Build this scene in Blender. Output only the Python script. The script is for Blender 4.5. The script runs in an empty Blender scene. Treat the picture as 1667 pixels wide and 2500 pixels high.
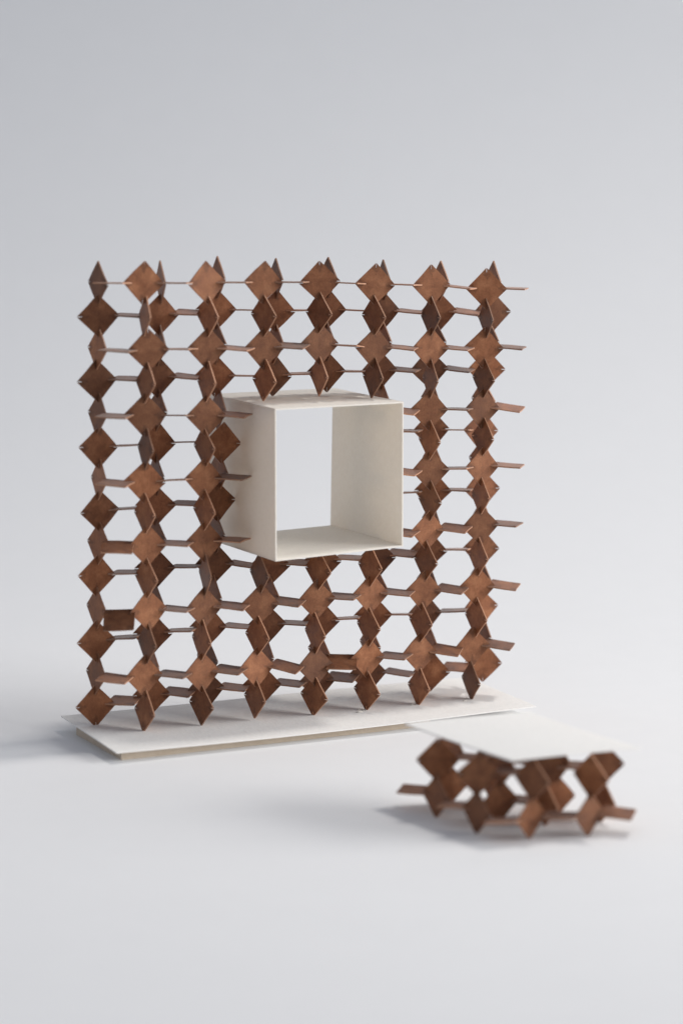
import bpy, math, random
from mathutils import Vector, Matrix
random.seed(11)
S = 0.015                      # metres per lattice unit (half the tile pitch)
sc = bpy.context.scene
col = sc.collection

# ------------------------------------------------------------------ camera
CAM = (-38.07104, -77.94775, 17.70342)
YAW, PITCH, ROLL = 0.52361, 0.14327, 0.02599
def cam_axes():
    cy, sy, cp, sp = math.cos(YAW), math.sin(YAW), math.cos(PITCH), math.sin(PITCH)
    f = Vector((sy*cp, cy*cp, -sp)); r = Vector((cy, -sy, 0)); u = r.cross(f)
    c, s = math.cos(ROLL), math.sin(ROLL)
    return c*r + s*u, -s*r + c*u, f
_r, _u, _f = cam_axes()
cd = bpy.data.cameras.new('camera'); cam = bpy.data.objects.new('camera', cd); col.objects.link(cam)
m = Matrix.Identity(4)
for i in range(3):
    m[i][0], m[i][1], m[i][2], m[i][3] = _r[i], _u[i], -_f[i], CAM[i]*S
cam.matrix_world = m
cd.sensor_fit = 'VERTICAL'; cd.sensor_height = 36.0; cd.sensor_width = 24.0
cd.lens = 7000/2500*36.0
cd.clip_start = 0.05; cd.clip_end = 100
cd.dof.use_dof = True; cd.dof.focus_distance = 91.5*S; cd.dof.aperture_fstop = 5.6
sc.camera = cam

# ------------------------------------------------------------------ light
w = bpy.data.worlds.new('World'); sc.world = w; w.use_nodes = True
bg = w.node_tree.nodes['Background']
bg.inputs[0].default_value = (0.865, 0.92, 1.045, 1); bg.inputs[1].default_value = 0.365
def softbox(name, frm, to, size, power, color, spread):
    ld = bpy.data.lights.new(name, 'AREA'); ld.shape = 'RECTANGLE'
    ld.size, ld.size_y = size; ld.energy = power; ld.color = color; ld.spread = math.radians(spread)
    o = bpy.data.objects.new(name, ld); col.objects.link(o)
    o.location = Vector(frm)*S
    o.rotation_euler = (Vector(to)-Vector(frm)).to_track_quat('-Z', 'Y').to_euler()
    return o
softbox('overhead_light', (52, -1, 102), (5, -7, -2), (0.17, 0.17), 2.30, (1.0, 0.965, 0.92), 90)
softbox('side_window_light', (6+156, -94, 58), (6, -3, 4), (1.9, 1.2), 61.00, (1.0, 0.985, 0.96), 150)
sc.view_settings.view_transform = 'Standard'; sc.view_settings.look = 'None'
sc.view_settings.gamma = 1.0; sc.view_settings.exposure = 0.0
sc.view_settings.use_curve_mapping = False

# ------------------------------------------------------------------ helpers
def tag(o, label=None, cat=None, group=None, kind=None):
    if label: o['label'] = label
    if cat: o['category'] = cat
    if group: o['group'] = group
    if kind: o['kind'] = kind
    return o
def mesh(name, verts, faces, mats=(), smooth=False, midx=None):
    me = bpy.data.meshes.new(name)
    me.from_pydata([tuple(v) for v in verts], [], faces); me.update()
    for mt in mats: me.materials.append(mt)
    if midx: me.polygons.foreach_set('material_index', midx)
    if smooth: me.polygons.foreach_set('use_smooth', [True]*len(me.polygons))
    return me
def obj(name, me, parent=None):
    o = bpy.data.objects.new(name, me); col.objects.link(o); o.parent = parent
    return o
def empty(name, loc):
    o = bpy.data.objects.new(name, None); col.objects.link(o)
    o.location = Vector(loc)*S; o.empty_display_size = 0.01
    return o

# ------------------------------------------------------------------ materials
def newmat(name):
    mt = bpy.data.materials.new(name); mt.use_nodes = True
    nt = mt.node_tree; return mt, nt, nt.nodes, nt.links, nt.nodes['Principled BSDF']
def noise(N, L, vec, scale, detail=3.0, rough=0.55, dist=0.0):
    n = N.new('ShaderNodeTexNoise'); n.inputs['Scale'].default_value = scale
    n.inputs['Detail'].default_value = detail; n.inputs['Roughness'].default_value = rough
    n.inputs['Distortion'].default_value = dist; L.new(vec, n.inputs['Vector']); return n
def ramp(N, L, fac, stops):
    r = N.new('ShaderNodeValToRGB'); e = r.color_ramp.elements
    while len(e) < len(stops): e.new(0.5)
    for k, (p, c) in enumerate(stops): e[k].position = p; e[k].color = (*c, 1)
    L.new(fac, r.inputs[0]); return r
def math_n(N, L, op, a, b=None, c=None):
    n = N.new('ShaderNodeMath'); n.operation = op
    for k, v in enumerate((a, b, c)):
        if v is None: continue
        if isinstance(v, (int, float)): n.inputs[k].default_value = v
        else: L.new(v, n.inputs[k])
    return n.outputs[0]
def mix(N, L, fac, a, b, mode='MIX'):
    n = N.new('ShaderNodeMix'); n.data_type = 'RGBA'; n.blend_type = mode
    for sock, v in ((n.inputs[0], fac), (n.inputs[6], a), (n.inputs[7], b)):
        if isinstance(v, (int, float)): sock.default_value = v
        elif isinstance(v, tuple): sock.default_value = (*v, 1)
        else: L.new(v, sock)
    return n.outputs[2]

def brown_card(name, edge=False):
    mt, nt, N, L, b = newmat(name)
    tc = N.new('ShaderNodeTexCoord'); oi = N.new('ShaderNodeObjectInfo')
    off = N.new('ShaderNodeVectorMath'); off.operation = 'ADD'
    rs = N.new('ShaderNodeVectorMath'); rs.operation = 'SCALE'
    comb = N.new('ShaderNodeCombineXYZ')
    for k in range(3): L.new(oi.outputs['Random'], comb.inputs[k])
    L.new(comb.outputs[0], rs.inputs[0]); rs.inputs['Scale'].default_value = 3.7
    L.new(tc.outputs['Object'], off.inputs[0]); L.new(rs.outputs[0], off.inputs[1])
    v = off.outputs[0]
    n1 = noise(N, L, v, 150, 4, 0.6, 0.4)       # cloudy mottling ~7 mm
    n2 = noise(N, L, v, 1100, 4, 0.75)            # fibres
    mp = N.new('ShaderNodeMapping'); mp.inputs['Scale'].default_value = (1, 1, 0.18); L.new(v, mp.inputs[0])
    n3 = noise(N, L, mp.outputs[0], 1500, 2, 0.6)
    if edge:
        base = ramp(N, L, n2.outputs[0], [(0.25, (0.33, 0.16, 0.09)), (0.75, (0.48, 0.26, 0.16))]).outputs[0]
    else:
        base = ramp(N, L, n1.outputs[0], [(0.25, (0.180, 0.061, 0.023)), (0.52, (0.275, 0.106, 0.045)), (0.78, (0.385, 0.168, 0.079))]).outputs[0]
        fib = ramp(N, L, n2.outputs[0], [(0.3, (0.70, 0.68, 0.66)), (0.7, (1.2, 1.2, 1.2))]).outputs[0]
        base = mix(N, L, 0.7, base, fib, 'MULTIPLY')
        f3 = ramp(N, L, n3.outputs[0], [(0.35, (0.88, 0.87, 0.86)), (0.7, (1.06, 1.06, 1.06))]).outputs[0]
        base = mix(N, L, 0.6, base, f3, 'MULTIPLY')
        # scorch and glue stains around the slots, with some joint shade painted in
        sp = N.new('ShaderNodeSeparateXYZ'); L.new(tc.outputs['Object'], sp.inputs[0])
        ax = math_n(N, L, 'ABSOLUTE', sp.outputs[0]); az = math_n(N, L, 'ABSOLUTE', sp.outputs[2])
        mx = math_n(N, L, 'MAXIMUM', ax, az); mn = math_n(N, L, 'MINIMUM', ax, az)
        rad = math_n(N, L, 'SUBTRACT', mx, math_n(N, L, 'MULTIPLY', mn, 1.6))
        nst = noise(N, L, v, 420, 3, 0.6, 0.8)
        k = math_n(N, L, 'ADD', math_n(N, L, 'DIVIDE', rad, 0.64*S), math_n(N, L, 'MULTIPLY', nst.outputs[0], 0.9))
        st = ramp(N, L, k, [(0.0, (0, 0, 0)), (0.98, (0, 0, 0)), (1.0, (0.8, 0.8, 0.8))])
        st.color_ramp.elements[1].position = 0.88
        st2 = math_n(N, L, 'MULTIPLY', st.outputs[0], 0.42)
        base = mix(N, L, st2, base, (0.035, 0.012, 0.006))
    val = math_n(N, L, 'MULTIPLY_ADD', oi.outputs['Random'], 0.66, 0.60)
    hs = N.new('ShaderNodeHueSaturation'); L.new(val, hs.inputs['Value']); L.new(base, hs.inputs['Color'])
    L.new(hs.outputs[0], b.inputs['Base Color'])
    b.inputs['Specular IOR Level'].default_value = 0.3
    b.inputs['Sheen Weight'].default_value = 0.30; b.inputs['Sheen Roughness'].default_value = 0.28
    b.inputs['Sheen Tint'].default_value = (0.95, 0.9, 0.88, 1)
    rr = ramp(N, L, n1.outputs[0], [(0.3, (0.46,)*3), (0.7, (0.62,)*3)]); L.new(rr.outputs[0], b.inputs['Roughness'])
    bp = N.new('ShaderNodeBump'); bp.inputs['Strength'].default_value = 0.22; bp.inputs['Distance'].default_value = 0.0004
    L.new(n2.outputs[0], bp.inputs['Height']); L.new(bp.outputs[0], b.inputs['Normal'])
    return mt

def paper(name, c0, c1, scale=260, bump=0.25, rough=0.85, cloud=0.965, thru=0.0):
    mt, nt, N, L, b = newmat(name)
    tc = N.new('ShaderNodeTexCoord'); v = tc.outputs['Object']
    n1 = noise(N, L, v, scale, 4, 0.65); n2 = noise(N, L, v, 24, 2, 0.5)
    base = ramp(N, L, n1.outputs[0], [(0.3, c0), (0.7, c1)]).outputs[0]
    soft = ramp(N, L, n2.outputs[0], [(0.3, (cloud, cloud, cloud)), (0.7, (1, 1, 1))]).outputs[0]
    base = mix(N, L, 1.0, base, soft, 'MULTIPLY')
    L.new(base, b.inputs['Base Color']); b.inputs['Roughness'].default_value = rough
    b.inputs['Specular IOR Level'].default_value = 0.25
    mp = N.new('ShaderNodeMapping'); mp.inputs['Scale'].default_value = (1, 0.35, 1); L.new(v, mp.inputs[0])
    n3 = noise(N, L, mp.outputs[0], 900, 3, 0.65)
    bp = N.new('ShaderNodeBump'); bp.inputs['Strength'].default_value = bump; bp.inputs['Distance'].default_value = 0.0004
    L.new(n3.outputs[0], bp.inputs['Height']); L.new(bp.outputs[0], b.inputs['Normal'])
    if thru:                                    # thin card lets a little warm light through
        tr = N.new('ShaderNodeBsdfTranslucent'); tr.inputs[0].default_value = (0.95, 0.81, 0.64, 1)
        ms = N.new('ShaderNodeMixShader'); ms.inputs[0].default_value = thru
        L.new(b.outputs[0], ms.inputs[1]); L.new(tr.outputs[0], ms.inputs[2])
        L.new(ms.outputs[0], N['Material Output'].inputs['Surface'])
    return mt
CARD = brown_card('brown_card'); CUT = brown_card('brown_card_cut_edge', True)
WHITE = paper('white_card', (0.885, 0.875, 0.85), (0.95, 0.94, 0.915), 420, 0.4, 0.85, 0.98, 0.10)
GAP_SHADE = paper('gap_shade_tan', (0.60, 0.50, 0.39), (0.67, 0.57, 0.46), 300, 0.2, 0.85)  # tan that stands for the warm shade under the base card
CREAM = paper('cream_card', (0.87, 0.85, 0.80), (0.92, 0.905, 0.86), 420, 0.35, 0.85, 0.98, 0.24)
SWEEP = paper('backdrop_paper', (0.79, 0.79, 0.795), (0.80, 0.80, 0.805), 60, 0.03, 0.9, 0.993)

# ------------------------------------------------------------------ backdrop: one sheet of paper curving up behind
GZ = -2.16
def backdrop():
    fwd = Vector((math.sin(YAW), math.cos(YAW), 0)); rgt = Vector((math.cos(YAW), -math.sin(YAW), 0))
    prof = [(d, 0.0) for d in range(-110, 11, 10)]
    R_ = 85.0
    for k in range(1, 25):
        a = math.radians(80*k/24); prof.append((10+R_*math.sin(a), R_*(1-math.cos(a))))
    d, h = prof[-1]
    for k in range(1, 7): prof.append((d+k*10*math.cos(math.radians(80)), h+k*10*math.sin(math.radians(80))))
    V, Fc = [], []; xs = list(range(-130, 131, 20)); o = Vector((6, 0, GZ))
    for (d, h) in prof:
        for x in xs:
            p = o + fwd*d + rgt*x; V.append((p.x*S, p.y*S, (GZ+h)*S))
    n = len(xs)
    for j in range(len(prof)-1):
        for i in range(n-1): Fc.append((j*n+i, j*n+i+1, (j+1)*n+i+1, (j+1)*n+i))
    o = obj('backdrop', mesh('backdrop', V, Fc, [SWEEP], True))
    tag(o, 'seamless white paper backdrop curving up behind the model', None, None, 'structure')
backdrop()

# ------------------------------------------------------------------ slotted square tiles
def tile_mesh(d, th, slot, sw, seed):
    rnd = random.Random(seed); P = []
    for k in range(4):
        a = math.pi/2*k; u = (math.cos(a), math.sin(a)); v = (-u[1], u[0])
        dd = d*(1+rnd.uniform(-0.02, 0.02)); wv = sw*rnd.uniform(0.8, 1.2); sl = slot*rnd.uniform(0.85, 1.1)
        dv = rnd.uniform(-0.012, 0.012)
        for (r, s) in ((dd-wv*1.05, -wv), (dd-sl, -wv*0.8), (dd-sl, wv*0.8), (dd-wv*1.05, wv)):
            P.append((u[0]*r+v[0]*(s+dv), u[1]*r+v[1]*(s+dv)))
        # a point on the straight edge, hand cut and so slightly off
        b = math.pi/2*(k+1); q = (d*(u[0]+math.cos(b))/2, d*(u[1]+math.sin(b))/2); e = 1+rnd.uniform(-0.012, 0.012)
        P.append((q[0]*e, q[1]*e))
    n = len(P); bow = rnd.uniform(-0.02, 0.02)
    def by(p): return bow*(1-(p[0]**2+p[1]**2)/d**2)
    V = [(p[0]*S, (by(p)-th/2)*S, p[1]*S) for p in P] + [(p[0]*S, (by(p)+th/2)*S, p[1]*S) for p in P]
    Fc = [tuple(range(n)), tuple(range(2*n-1, n-1, -1))]; mi = [0, 0]
    for i in range(n):
        j = (i+1) % n; Fc.append((i, i+n, j+n, j)); mi.append(1)
    return mesh('tile', V, Fc, [CARD, CUT], False, mi)
TH = 0.040
VAR = [tile_mesh(0.675, TH, 0.16, 0.013, k) for k in range(9)]
def put_tile(parent, me, c, u, v):
    """tile at lattice point c, its diagonals along u and v"""
    u = Vector(u).normalized(); v = Vector(v); v = (v-u*v.dot(u)).normalized(); n = v.cross(u)
    mm = Matrix.Identity(4); y = v.cross(u)
    org = parent.location
    for i in range(3):
        mm[i][0], mm[i][1], mm[i][2], mm[i][3] = u[i], y[i], v[i], c[i]*S-org[i]
    o = obj('tile', me, parent); o.matrix_local = mm
    return o

# how far each hand-set square sits off the regular lattice (x, z)
FRONT={(0,12):(-0.17,0.05),(2,12):(-0.03,0.03),(4,12):(-0.08,0.03),(6,12):(-0.06,0.02),(8,12):(-0.05,-0.07),(10,12):(0.03,-0.12),(12,12):(0.11,-0.26),(0,10):(0.02,0.02),(2,10):(0.08,0.02),(4,10):(0.04,-0.01),(6,10):(-0.02,0.09),(8,10):(-0.05,-0.07),(10,10):(0.04,-0.13),(12,10):(0.08,-0.17),(0,8):(-0.04,0.04),(2,8):(0.04,-0.05),(10,8):(0.07,-0.12),(12,8):(0.10,-0.14),(0,6):(0.01,-0.01),(2,6):(0.00,0.01),(10,6):(0.20,-0.08),(12,6):(0.15,-0.04),(0,4):(0.11,0.02),(2,4):(0.09,0.04),(10,4):(0.18,-0.05),(12,4):(0.16,0.02),(0,2):(0.19,0.01),(2,2):(0.12,-0.04),(4,2):(0.05,-0.06),(6,2):(0.10,-0.04),(8,2):(0.09,0.02),(10,2):(0.07,-0.01),(12,2):(0.15,-0.02),(0,0):(0.09,-0.04),(2,0):(0.07,-0.08),(4,0):(-0.01,-0.06),(6,0):(0.12,-0.19),(8,0):(0.07,-0.09),(10,0):(-0.01,-0.06),(12,0):(0.04,-0.01),}
BACK={(-1,11):(-0.11,-0.03),(1,11):(-0.01,-0.02),(3,11):(-0.05,0.11),(5,11):(0.01,0.04),(7,11):(-0.12,0.07),(9,11):(-0.06,-0.02),(11,11):(0.06,-0.07),(13,11):(0.09,-0.10),(-1,9):(-0.10,-0.00),(1,9):(-0.06,0.07),(3,9):(-0.06,0.05),(5,9):(-0.00,0.00),(7,9):(-0.07,0.08),(9,9):(-0.15,0.07),(11,9):(-0.26,0.07),(13,9):(-0.05,0.01),(-1,7):(-0.04,-0.04),(1,7):(-0.04,0.01),(3,7):(0.19,-0.02),(11,7):(-0.11,0.08),(13,7):(-0.20,-0.00),(-1,5):(0.06,-0.03),(1,5):(-0.04,0.06),(3,5):(0.07,0.11),(11,5):(0.03,0.06),(13,5):(-0.08,0.04),(-1,3):(0.00,-0.02),(1,3):(-0.01,0.08),(3,3):(0.07,0.11),(5,3):(0.07,-0.04),(7,3):(-0.05,0.00),(9,3):(-0.03,0.02),(11,3):(-0.06,0.08),(13,3):(0.00,0.04),(-1,1):(-0.02,-0.08),(1,1):(-0.10,0.03),(3,1):(-0.11,0.09),(5,1):(-0.03,0.03),(7,1):(-0.05,0.00),(9,1):(-0.10,0.06),(11,1):(-0.12,-0.01),(13,1):(0.03,0.06),(-1,-1):(0.01,-0.12),(1,-1):(-0.09,0.07),(3,-1):(-0.18,0.10),(5,-1):(-0.18,0.08),(7,-1):(-0.15,0.04),(9,-1):(-0.27,0.16),(11,-1):(0.17,0.01),(13,-1):(0.20,0.17),}

BACK.update({(9, 7): (0.06, 0.05), (9, 5): (0.06, 0.05)})
DY = 1.15
WA = { # apparent widths of the front tiles that face the front
 12: (100, 92, 96, 100, 96, 92, 98), 10: (102, 97, 95, 93, 91, 89, 95), 8: (103, 97, 0, 0, 0, 93, 82), 6: (102, 93, 0, 0, 0, 92, 79),
 4: (95, 92, 0, 0, 0, 80, 88), 2: (90, 89, 93, 92, 86, 88, 88), 0: (91, 86, 83, 86, 83, 85, 85)}
WAB = {11: 103, 9: 96, 7: 95, 5: 93, 3: 90, 1: 94, -1: 97}
WB = { # apparent widths (in photo crop pixels) of the front tiles that stand edge on
 11: (100, 185, 213, 220, 205, 165, 128), 9: (165, 155, 200, 155, 172, 135, 188), 7: (132, 180, 0, 0, 0, 188, 188),
 5: (180, 190, 0, 0, 0, 198, 160), 3: (195, 105, 165, 222, 205, 200, 165), 1: (155, 165, 208, 175, 200, 195, 190),
 -1: (172, 208, 180, 228, 222, 190, 160)}
WBB = {(-1, 12): 165, (1, 12): 85, (3, 12): 130, (5, 12): 125, (7, 12): 160, (9, 12): 115, (11, 12): 150, (13, 12): 135,
 (-1, 10): 160, (-1, 8): 155, (-1, 6): 130, (-1, 4): 190, (-1, 2): 165, (-1, 0): 165}
TC = {12: (15, 15, 15, 15, 16, 18, 34, 24), 10: (35, 18, 45, 50, 14, 45, 40, 40), 8: (45, 14, 50, 0, 0, 60, 25, 66),
 6: (60, 12, 50, 0, 0, 60, 22, 45), 4: (105, 50, 45, 0, 0, 70, 70, 50), 2: (175, 55, 70, 75, 55, 60, 75, 75),
 0: (80, 65, 75, 100, 125, 60, 90, 80)}
TCB = {11: (35, 45, 14, 15, 20, 40, 55), 9: (40, 50, 18, 20, 20, 45, 50), 7: (14, 12, 0, 0, 0, 25, 14),
 5: (18, 45, 0, 0, 0, 14, 30), 3: (35, 32, 60, 55, 45, 65, 22), 1: (30, 30, 50, 45, 20, 18, 28), -1: (70, 75, 65, 65, 75, 65, 70)}
def view(p):
    d = Vector(p)-Vector(CAM); dist = d.dot(_f)
    return math.atan2(d.x, d.y), math.asin(-d.z/d.length), 7000/dist*3.484
def u_B(p, wpx):
    a, e, k = view(p)
    o = math.asin(max(-0.95, min(0.95, wpx/(1.34*k)))) - a
    o = max(-0.3, min(0.3, o))
    return (math.sin(o), -math.cos(o), 0)
def u_A(p, wpx, rl):
    a, e, k = view(p)
    o = a - math.acos(max(0.3, min(1.0, wpx*3.484/(1.335*k))))
    o = max(-0.3, min(0.42, o))
    return (math.cos(o), -math.sin(o), rl)
def v_C(p, tpx):
    a, e, k = view(p)
    t = math.asin(max(0.0, min(0.9, (tpx/k-0.045)/0.87))) - e
    t = max(-0.14, min(0.75, t))
    return (0, math.cos(t), math.sin(t))

screen = empty('lattice_screen', (6, 0.6, -1.8))
tag(screen, 'tall standing screen of interlocked brown card squares with a square opening', 'lattice screen')
rv = lambda: random.choice(VAR)
ru = random.uniform
def cornered(D, keys):
    k = [D[q] for q in keys if q in D]
    return (sum(q[0] for q in k)/len(k), sum(q[1] for q in k)/len(k)) if k else (0, 0)
TIPB = {0: -1.80, 2: -1.75, 4: -1.70, 6: -1.81, 8: -1.80, 10: -1.82, 12: -1.78}
hole_x, hole_z = (4, 6, 8), (4, 6, 8)
for x in range(0, 13, 2):                       # front layer: squares facing front
    for z in range(0, 13, 2):
        if x in hole_x and z in hole_z: continue
        dx, dz = FRONT[(x, z)]
        rl = ru(-0.06, 0.06); c = (x+dx, ru(-0.05, 0.05), z+dz)
        put_tile(screen, rv(), c, u_A(c, WA[z][x//2], rl), (-rl, ru(-0.06, 0.06), 1))
for x in range(0, 13, 2):                       # front layer: squares standing edge on
    for z in range(-1, 12, 2):
        if x in hole_x and z in (5, 7): continue
        if z == -1: dx, dz = FRONT[(x, 0)]; dz = TIPB[x]+0.64-z; 
        else: dx, dz = cornered(FRONT, [(x, z-1), (x, z+1)])
        if x in hole_x and z == 3: dz = min(dz, -0.09)
        if x in hole_x and z == 9: dz = max(dz, -0.02)
        c = (x+dx+ru(-0.04, 0.04), 0.0, z+dz)
        put_tile(screen, rv(), c, u_B(c, WB[z][x//2]), (ru(-0.07, 0.07), ru(-0.05, 0.05), 1))
for x in range(-1, 14, 2):                      # front layer: squares lying flat
    for z in range(0, 13, 2):
        if x in (5, 7) and z in hole_z: continue
        dx, dz = cornered(FRONT, [(x-1, z), (x+1, z)])
        if x == 3 and z in hole_z: dx = min(dx, 0.0)
        c = (x+dx, ru(-0.03, 0.03), z+dz)
        l, r = FRONT.get((x-1, z)), FRONT.get((x+1, z))
        sl = (r[1]-l[1])/2 if (l and r and abs(x-6) > 2) or (l and r and z not in hole_z) else ru(-0.02, 0.02)
        sp = ru(-0.07, 0.07); u, v = (1, sp, sl), v_C(c, TC[z][(x+1)//2])
        if (x, z) in ((-1, 2), (-1, 4), (7, 0)):   # squares that have slipped round in their slots
            hp = Matrix.Rotation(math.asin(v[2]), 3, Vector((0.80, -0.6, 0)) if (x, z) == (-1, 2) else Vector((0.866, -0.5, 0)))
            if (x, z) == (-1, 2): c = (c[0]-0.04, c[1]-0.12, c[2]-0.22)
            u = hp @ Vector((math.cos(0.27), math.sin(0.27), 0)); v = hp @ Vector((-math.sin(0.27), math.cos(0.27), 0))
        put_tile(screen, rv(), c, u, v)
for x in range(-1, 14, 2):                      # back layer: squares facing front
    for z in range(-1, 12, 2):
        if x in (5, 7) and z in (5, 7): continue
        dx, dz = BACK[(x, z)]; y = DY
        if (x, z) == (3, 7): dx, y = 0.03, 0.80
        if (x, z) == (3, 5): dx, y = 0.02, 1.05
        if x in (5, 7, 9) and z == 3: dz = min(dz, -0.06)
        if x in (5, 7) and z == 9: dz = max(dz, -0.02)
        if z == -1: dz = max(dz, -0.13)
        rl = ru(-0.06, 0.06); c = (x+dx, y+ru(-0.05, 0.05), z+dz)
        u = u_A(c, WAB[z], rl) if x == -1 else (math.cos(0.08+ru(-.13, .13)), -math.sin(0.08+ru(-.13, .13)), rl)
        put_tile(screen, rv(), c, u, (-rl, ru(-0.06, 0.06), 1))
for x in range(-1, 14, 2):                      # back layer: squares standing edge on
    for z in range(0, 13, 2):
        if x in (5, 7) and z in hole_z: continue
        dx, dz = cornered(BACK, [(x, z-1), (x, z+1)])
        c = (x+dx, DY, z+dz)
        a, e, k = view(c)
        wp = WBB.get((x, z), 1.28*k*math.sin(a+ru(-0.12, 0.12)))
        put_tile(screen, rv(), c, u_B(c, wp), (ru(-0.07, 0.07), ru(-0.05, 0.05), 1))
for x in range(0, 13, 2):                       # back layer: squares lying flat
    for z in range(-1, 12, 2):
        if x in hole_x and z in (5, 7): continue
        dx, dz = cornered(BACK, [(x-1, z), (x+1, z)])
        c = (x+dx, DY+ru(-0.03, 0.03), z+dz)
        l, r = BACK.get((x-1, z)), BACK.get((x+1, z))
        sl = (r[1]-l[1])/2 if l and r else 0
        put_tile(screen, rv(), c, (1, 0, sl), v_C(c, TCB[z][x//2]))

# ------------------------------------------------------------------ sheets of card
def sheet(name, corners, th, mat, parent=None, sag=None, nu=16, nv=8, down=None):
    """a card from four corners (a, b, c, d in order), th thick along its normal, bent by sag(s, t)"""
    a, b, c, d = [Vector(p) for p in corners]
    nrm = (b-a).cross(d-a).normalized()
    org = Vector(parent.location)/S if parent else (a+b+c+d)/4
    V, Fc = [], []
    def pt(s, t):
        p = (a*(1-s)+b*s)*(1-t) + (d*(1-s)+c*s)*t
        return p + (nrm*sag(s, t) if sag else Vector((0, 0, 0))) - org
    for side in (0, 1):
        for j in range(nv+1):
            for i in range(nu+1):
                V.append((pt(i/nu, j/nv) - nrm*th*side)*S)
    n = (nu+1)*(nv+1); ix = lambda i, j, s: s*n + j*(nu+1) + i
    for j in range(nv):
        for i in range(nu):
            Fc.append((ix(i, j, 0), ix(i+1, j, 0), ix(i+1, j+1, 0), ix(i, j+1, 0)))
            Fc.append((ix(i, j, 1), ix(i, j+1, 1), ix(i+1, j+1, 1), ix(i+1, j, 1)))
    for i in range(nu):
        Fc.append((ix(i, 0, 0), ix(i, 0, 1), ix(i+1, 0, 1), ix(i+1, 0, 0)))
        Fc.append((ix(i, nv, 0), ix(i+1, nv, 0), ix(i+1, nv, 1), ix(i, nv, 1)))
    for j in range(nv):
        Fc.append((ix(0, j, 0), ix(0, j+1, 0), ix(0, j+1, 1), ix(0, j, 1)))
        Fc.append((ix(nu, j, 0), ix(nu, j, 1), ix(nu, j+1, 1), ix(nu, j+1, 0)))
    o = obj(name, mesh(name, V, Fc, [mat]), parent)
    if not parent: o.location = org*S
    return o

# the white window box set through the opening
box = empty('window_box', (6.05, 0.9, 3.55))
tag(box, 'open white card box set through the square opening of the brown screen', 'box')
FLT, FRT, BRT, BLT = (3.66, -1.46, 8.268), (8.42, -1.15, 8.312), (8.42, 3.27, 8.304), (3.68, 3.0, 8.27)
FLB, FRB, BRB, BLB = (3.68, -1.67, 3.573), (8.42, -1.37, 3.728), (8.42, 3.2, 3.72), (3.70, 2.9, 3.60)
bt = 0.045
wav = lambda k: (lambda s, t: 0.03*math.sin(3.1*s+k)*math.sin(math.pi*t))
sheet('top_panel', (FLT, FRT, BRT, BLT), bt, CREAM, box, wav(0.3))
sheet('bottom_panel', (FLB, BLB, BRB, FRB), bt, CREAM, box)
e = 0.048
def up(p, dz, dx=0): return (p[0]+dx, p[1]+0.004, p[2]+dz)
sheet('side_panel', (up(FLB, e), up(FLT, -e), up(BLT, -e), up(BLB, e)), bt, CREAM, box, lambda s, t: 0.03*math.sin(math.pi*s)*math.sin(2.2*t))
sheet('side_panel', (up(FRB, e), up(BRB, e), up(BRT, -e), up(FRT, -e)), bt, CREAM, box, lambda s, t: -0.02*math.sin(math.pi*s)*math.sin(math.pi*t))

# the white base card under the screen
base = empty('base_card', (6, 0.4, GZ))
tag(base, 'long white card base lying under the tall brown screen', 'base')
def bsag(s, t):
    return -0.07*math.sin(math.pi*min(1, s*1.05))*(1-t)**1.5 - 0.02*math.sin(5*s+1)*t
sheet('card', ((-1.87, -2.2, -1.80), (13.45, -1.72, -1.77), (13.75, 2.95, -1.72), (-1.5, 2.62, -1.67)), 0.038, WHITE, base, bsag, 40, 14)
for (a, b) in (((-1.5, -1.78), (9.6, -1.42)), ((-0.6, 1.7), (12.6, 1.9)), ((-1.3, 1.9), (-1.5, -1.72))):  # added strips, their tan faces standing in for the shaded gap
    sheet('gap_shade_strip', ((a[0], a[1], GZ+0.004), (b[0], b[1], GZ+0.004), (b[0], b[1], -1.925), (a[0], a[1], -1.925)), 0.06, GAP_SHADE, base, None, 4, 1)

# threads of dried glue on the card
GLUE, _nt, _N, _L, _b = newmat('dried_glue')
_b.inputs['Base Color'].default_value = (0.62, 0.58, 0.52, 1); _b.inputs['Roughness'].default_value = 0.25
def thread(pts, r):
    V, Fc = [], []; org = Vector(base.location)/S
    for i, p in enumerate(pts):
        p = Vector(p); t = (Vector(pts[min(i+1, len(pts)-1)])-Vector(pts[max(i-1, 0)])).normalized()
        a = t.cross(Vector((0, 0, 1))).normalized(); b2 = a.cross(t)
        for k in range(5):
            an = 2*math.pi*k/5; V.append((p-org+(a*math.cos(an)+b2*math.sin(an))*r)*S)
    for i in range(len(pts)-1):
        for k in range(5): Fc.append((i*5+k, i*5+(k+1) % 5, (i+1)*5+(k+1) % 5, (i+1)*5+k))
    obj('glue_thread', mesh('glue_thread', V, Fc, [GLUE], True), base)
for (gx, gy) in ((7.7, -0.15), (11.75, -0.05), (9.85, 0.1)):
    pts = [(gx+0.22*math.cos(a)+0.02*a, gy+0.16*math.sin(a*1.3), -1.765+0.03*math.sin(a*2.1)) for a in [0.35*k for k in range(16)]]
    thread(pts, 0.012)

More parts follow.
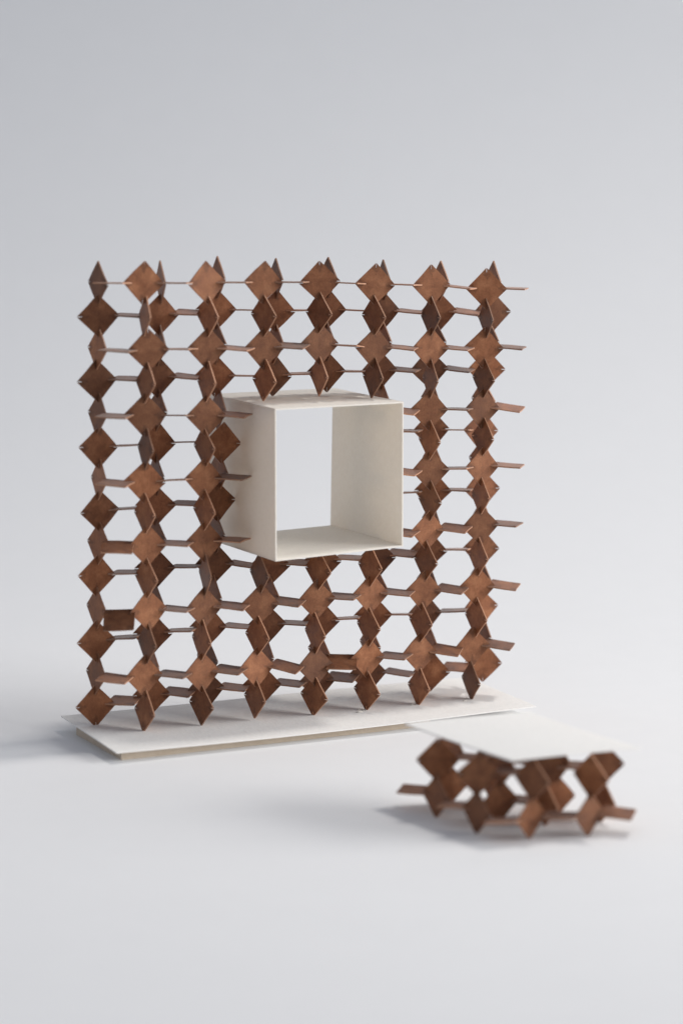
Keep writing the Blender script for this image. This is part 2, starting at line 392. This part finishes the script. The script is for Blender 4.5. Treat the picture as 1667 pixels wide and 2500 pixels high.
# ------------------------------------------------------------------ the broken-off piece in front, with its own card on top
frag = empty('lattice_fragment', (5, -13.5, GZ))
tag(frag, 'small blurred cluster of brown card squares lying in front of the screen', 'lattice fragment')
FV = [tile_mesh(0.64, TH, 0.14, 0.013, 40+k) for k in range(4)]
ZL, ZU, TOP = GZ+0.60, GZ+0.60+1.06, 0.13
SH = (0.13, 0.20)                      # ground offset
EV = [(3.4, -11.8), (3.5, -13.75), (5.4, -11.8), (5.72, -13.8), (7.4, -14.1)]
OD = [(4.55, -14.85), (6.2, -15.25), (4.75, -13.0), (6.5, -13.2), (4.4, -10.85)]
fr = lambda: random.choice(FV)
zr = (0.02, 0, 0)
def zu_ok(z): return min(z, TOP-0.60)
for (x, y) in [(a+SH[0], b+SH[1]) for a, b in EV]:
    yw = -0.36+ru(-0.06, 0.06)
    put_tile(frag, fr(), (x, y, zu_ok(ZU)), (math.cos(yw), math.sin(yw), ru(-.04, .04)), (0, ru(-.04, .04), 1))
    o = ru(-0.1, 0.12)
    put_tile(frag, fr(), (x, y, ZL), (math.sin(o), -math.cos(o), 0), (ru(-.04, .04), 0, 1))
for i, (x, y) in enumerate([(a+SH[0], b+SH[1]) for a, b in OD]):
    o = 0.28 if i < 2 else ru(-0.1, 0.15)
    put_tile(frag, fr(), (x, y, zu_ok(ZU)), (math.sin(o), -math.cos(o), 0), (ru(-.05, .05), 0, 1))
    yw = ru(-0.06, 0.06) + (0.26 if i < 2 else 0)
    put_tile(frag, fr(), (x, y, ZL), (math.cos(yw), math.sin(yw), ru(-.04, .04)), (0, ru(-.05, .05), 1))
for (x, y, lv, t) in ((3.35, -10.75, 0, 0.02), (3.45, -12.8, 0, -0.05), (3.72, -14.75, 0, -0.12), (5.4, -15.05, 0, -0.05), (7.12, -15.3, 0, 0.1),
                      (5.65, -13.1, 0, 0.0), (4.5, -11.85, 1, -0.03), (4.6, -13.8, 1, -0.03), (6.55, -14.0, 1, 0.0), (5.45, -12.8, 1, -0.03)):
    x, y, z = x+SH[0], y+SH[1], (ZL if lv == 0 else zu_ok(ZU))
    put_tile(frag, fr(), (x, y, z+ru(-.04, .04)), (1, 0, ru(-0.05, 0.05)), (0, math.cos(t), math.sin(t)))
top_card = sheet('top_card', ((3.84, -14.87, 0.165), (7.96, -15.06, 0.165), (7.61, -10.0, 0.185), (3.49, -9.85, 0.185)), 0.04, WHITE, None,
                 lambda s, t: 0.03*math.sin(math.pi*s)-0.02*math.sin(math.pi*t))
tag(top_card, 'white card resting flat on top of the small brown cluster', 'card')
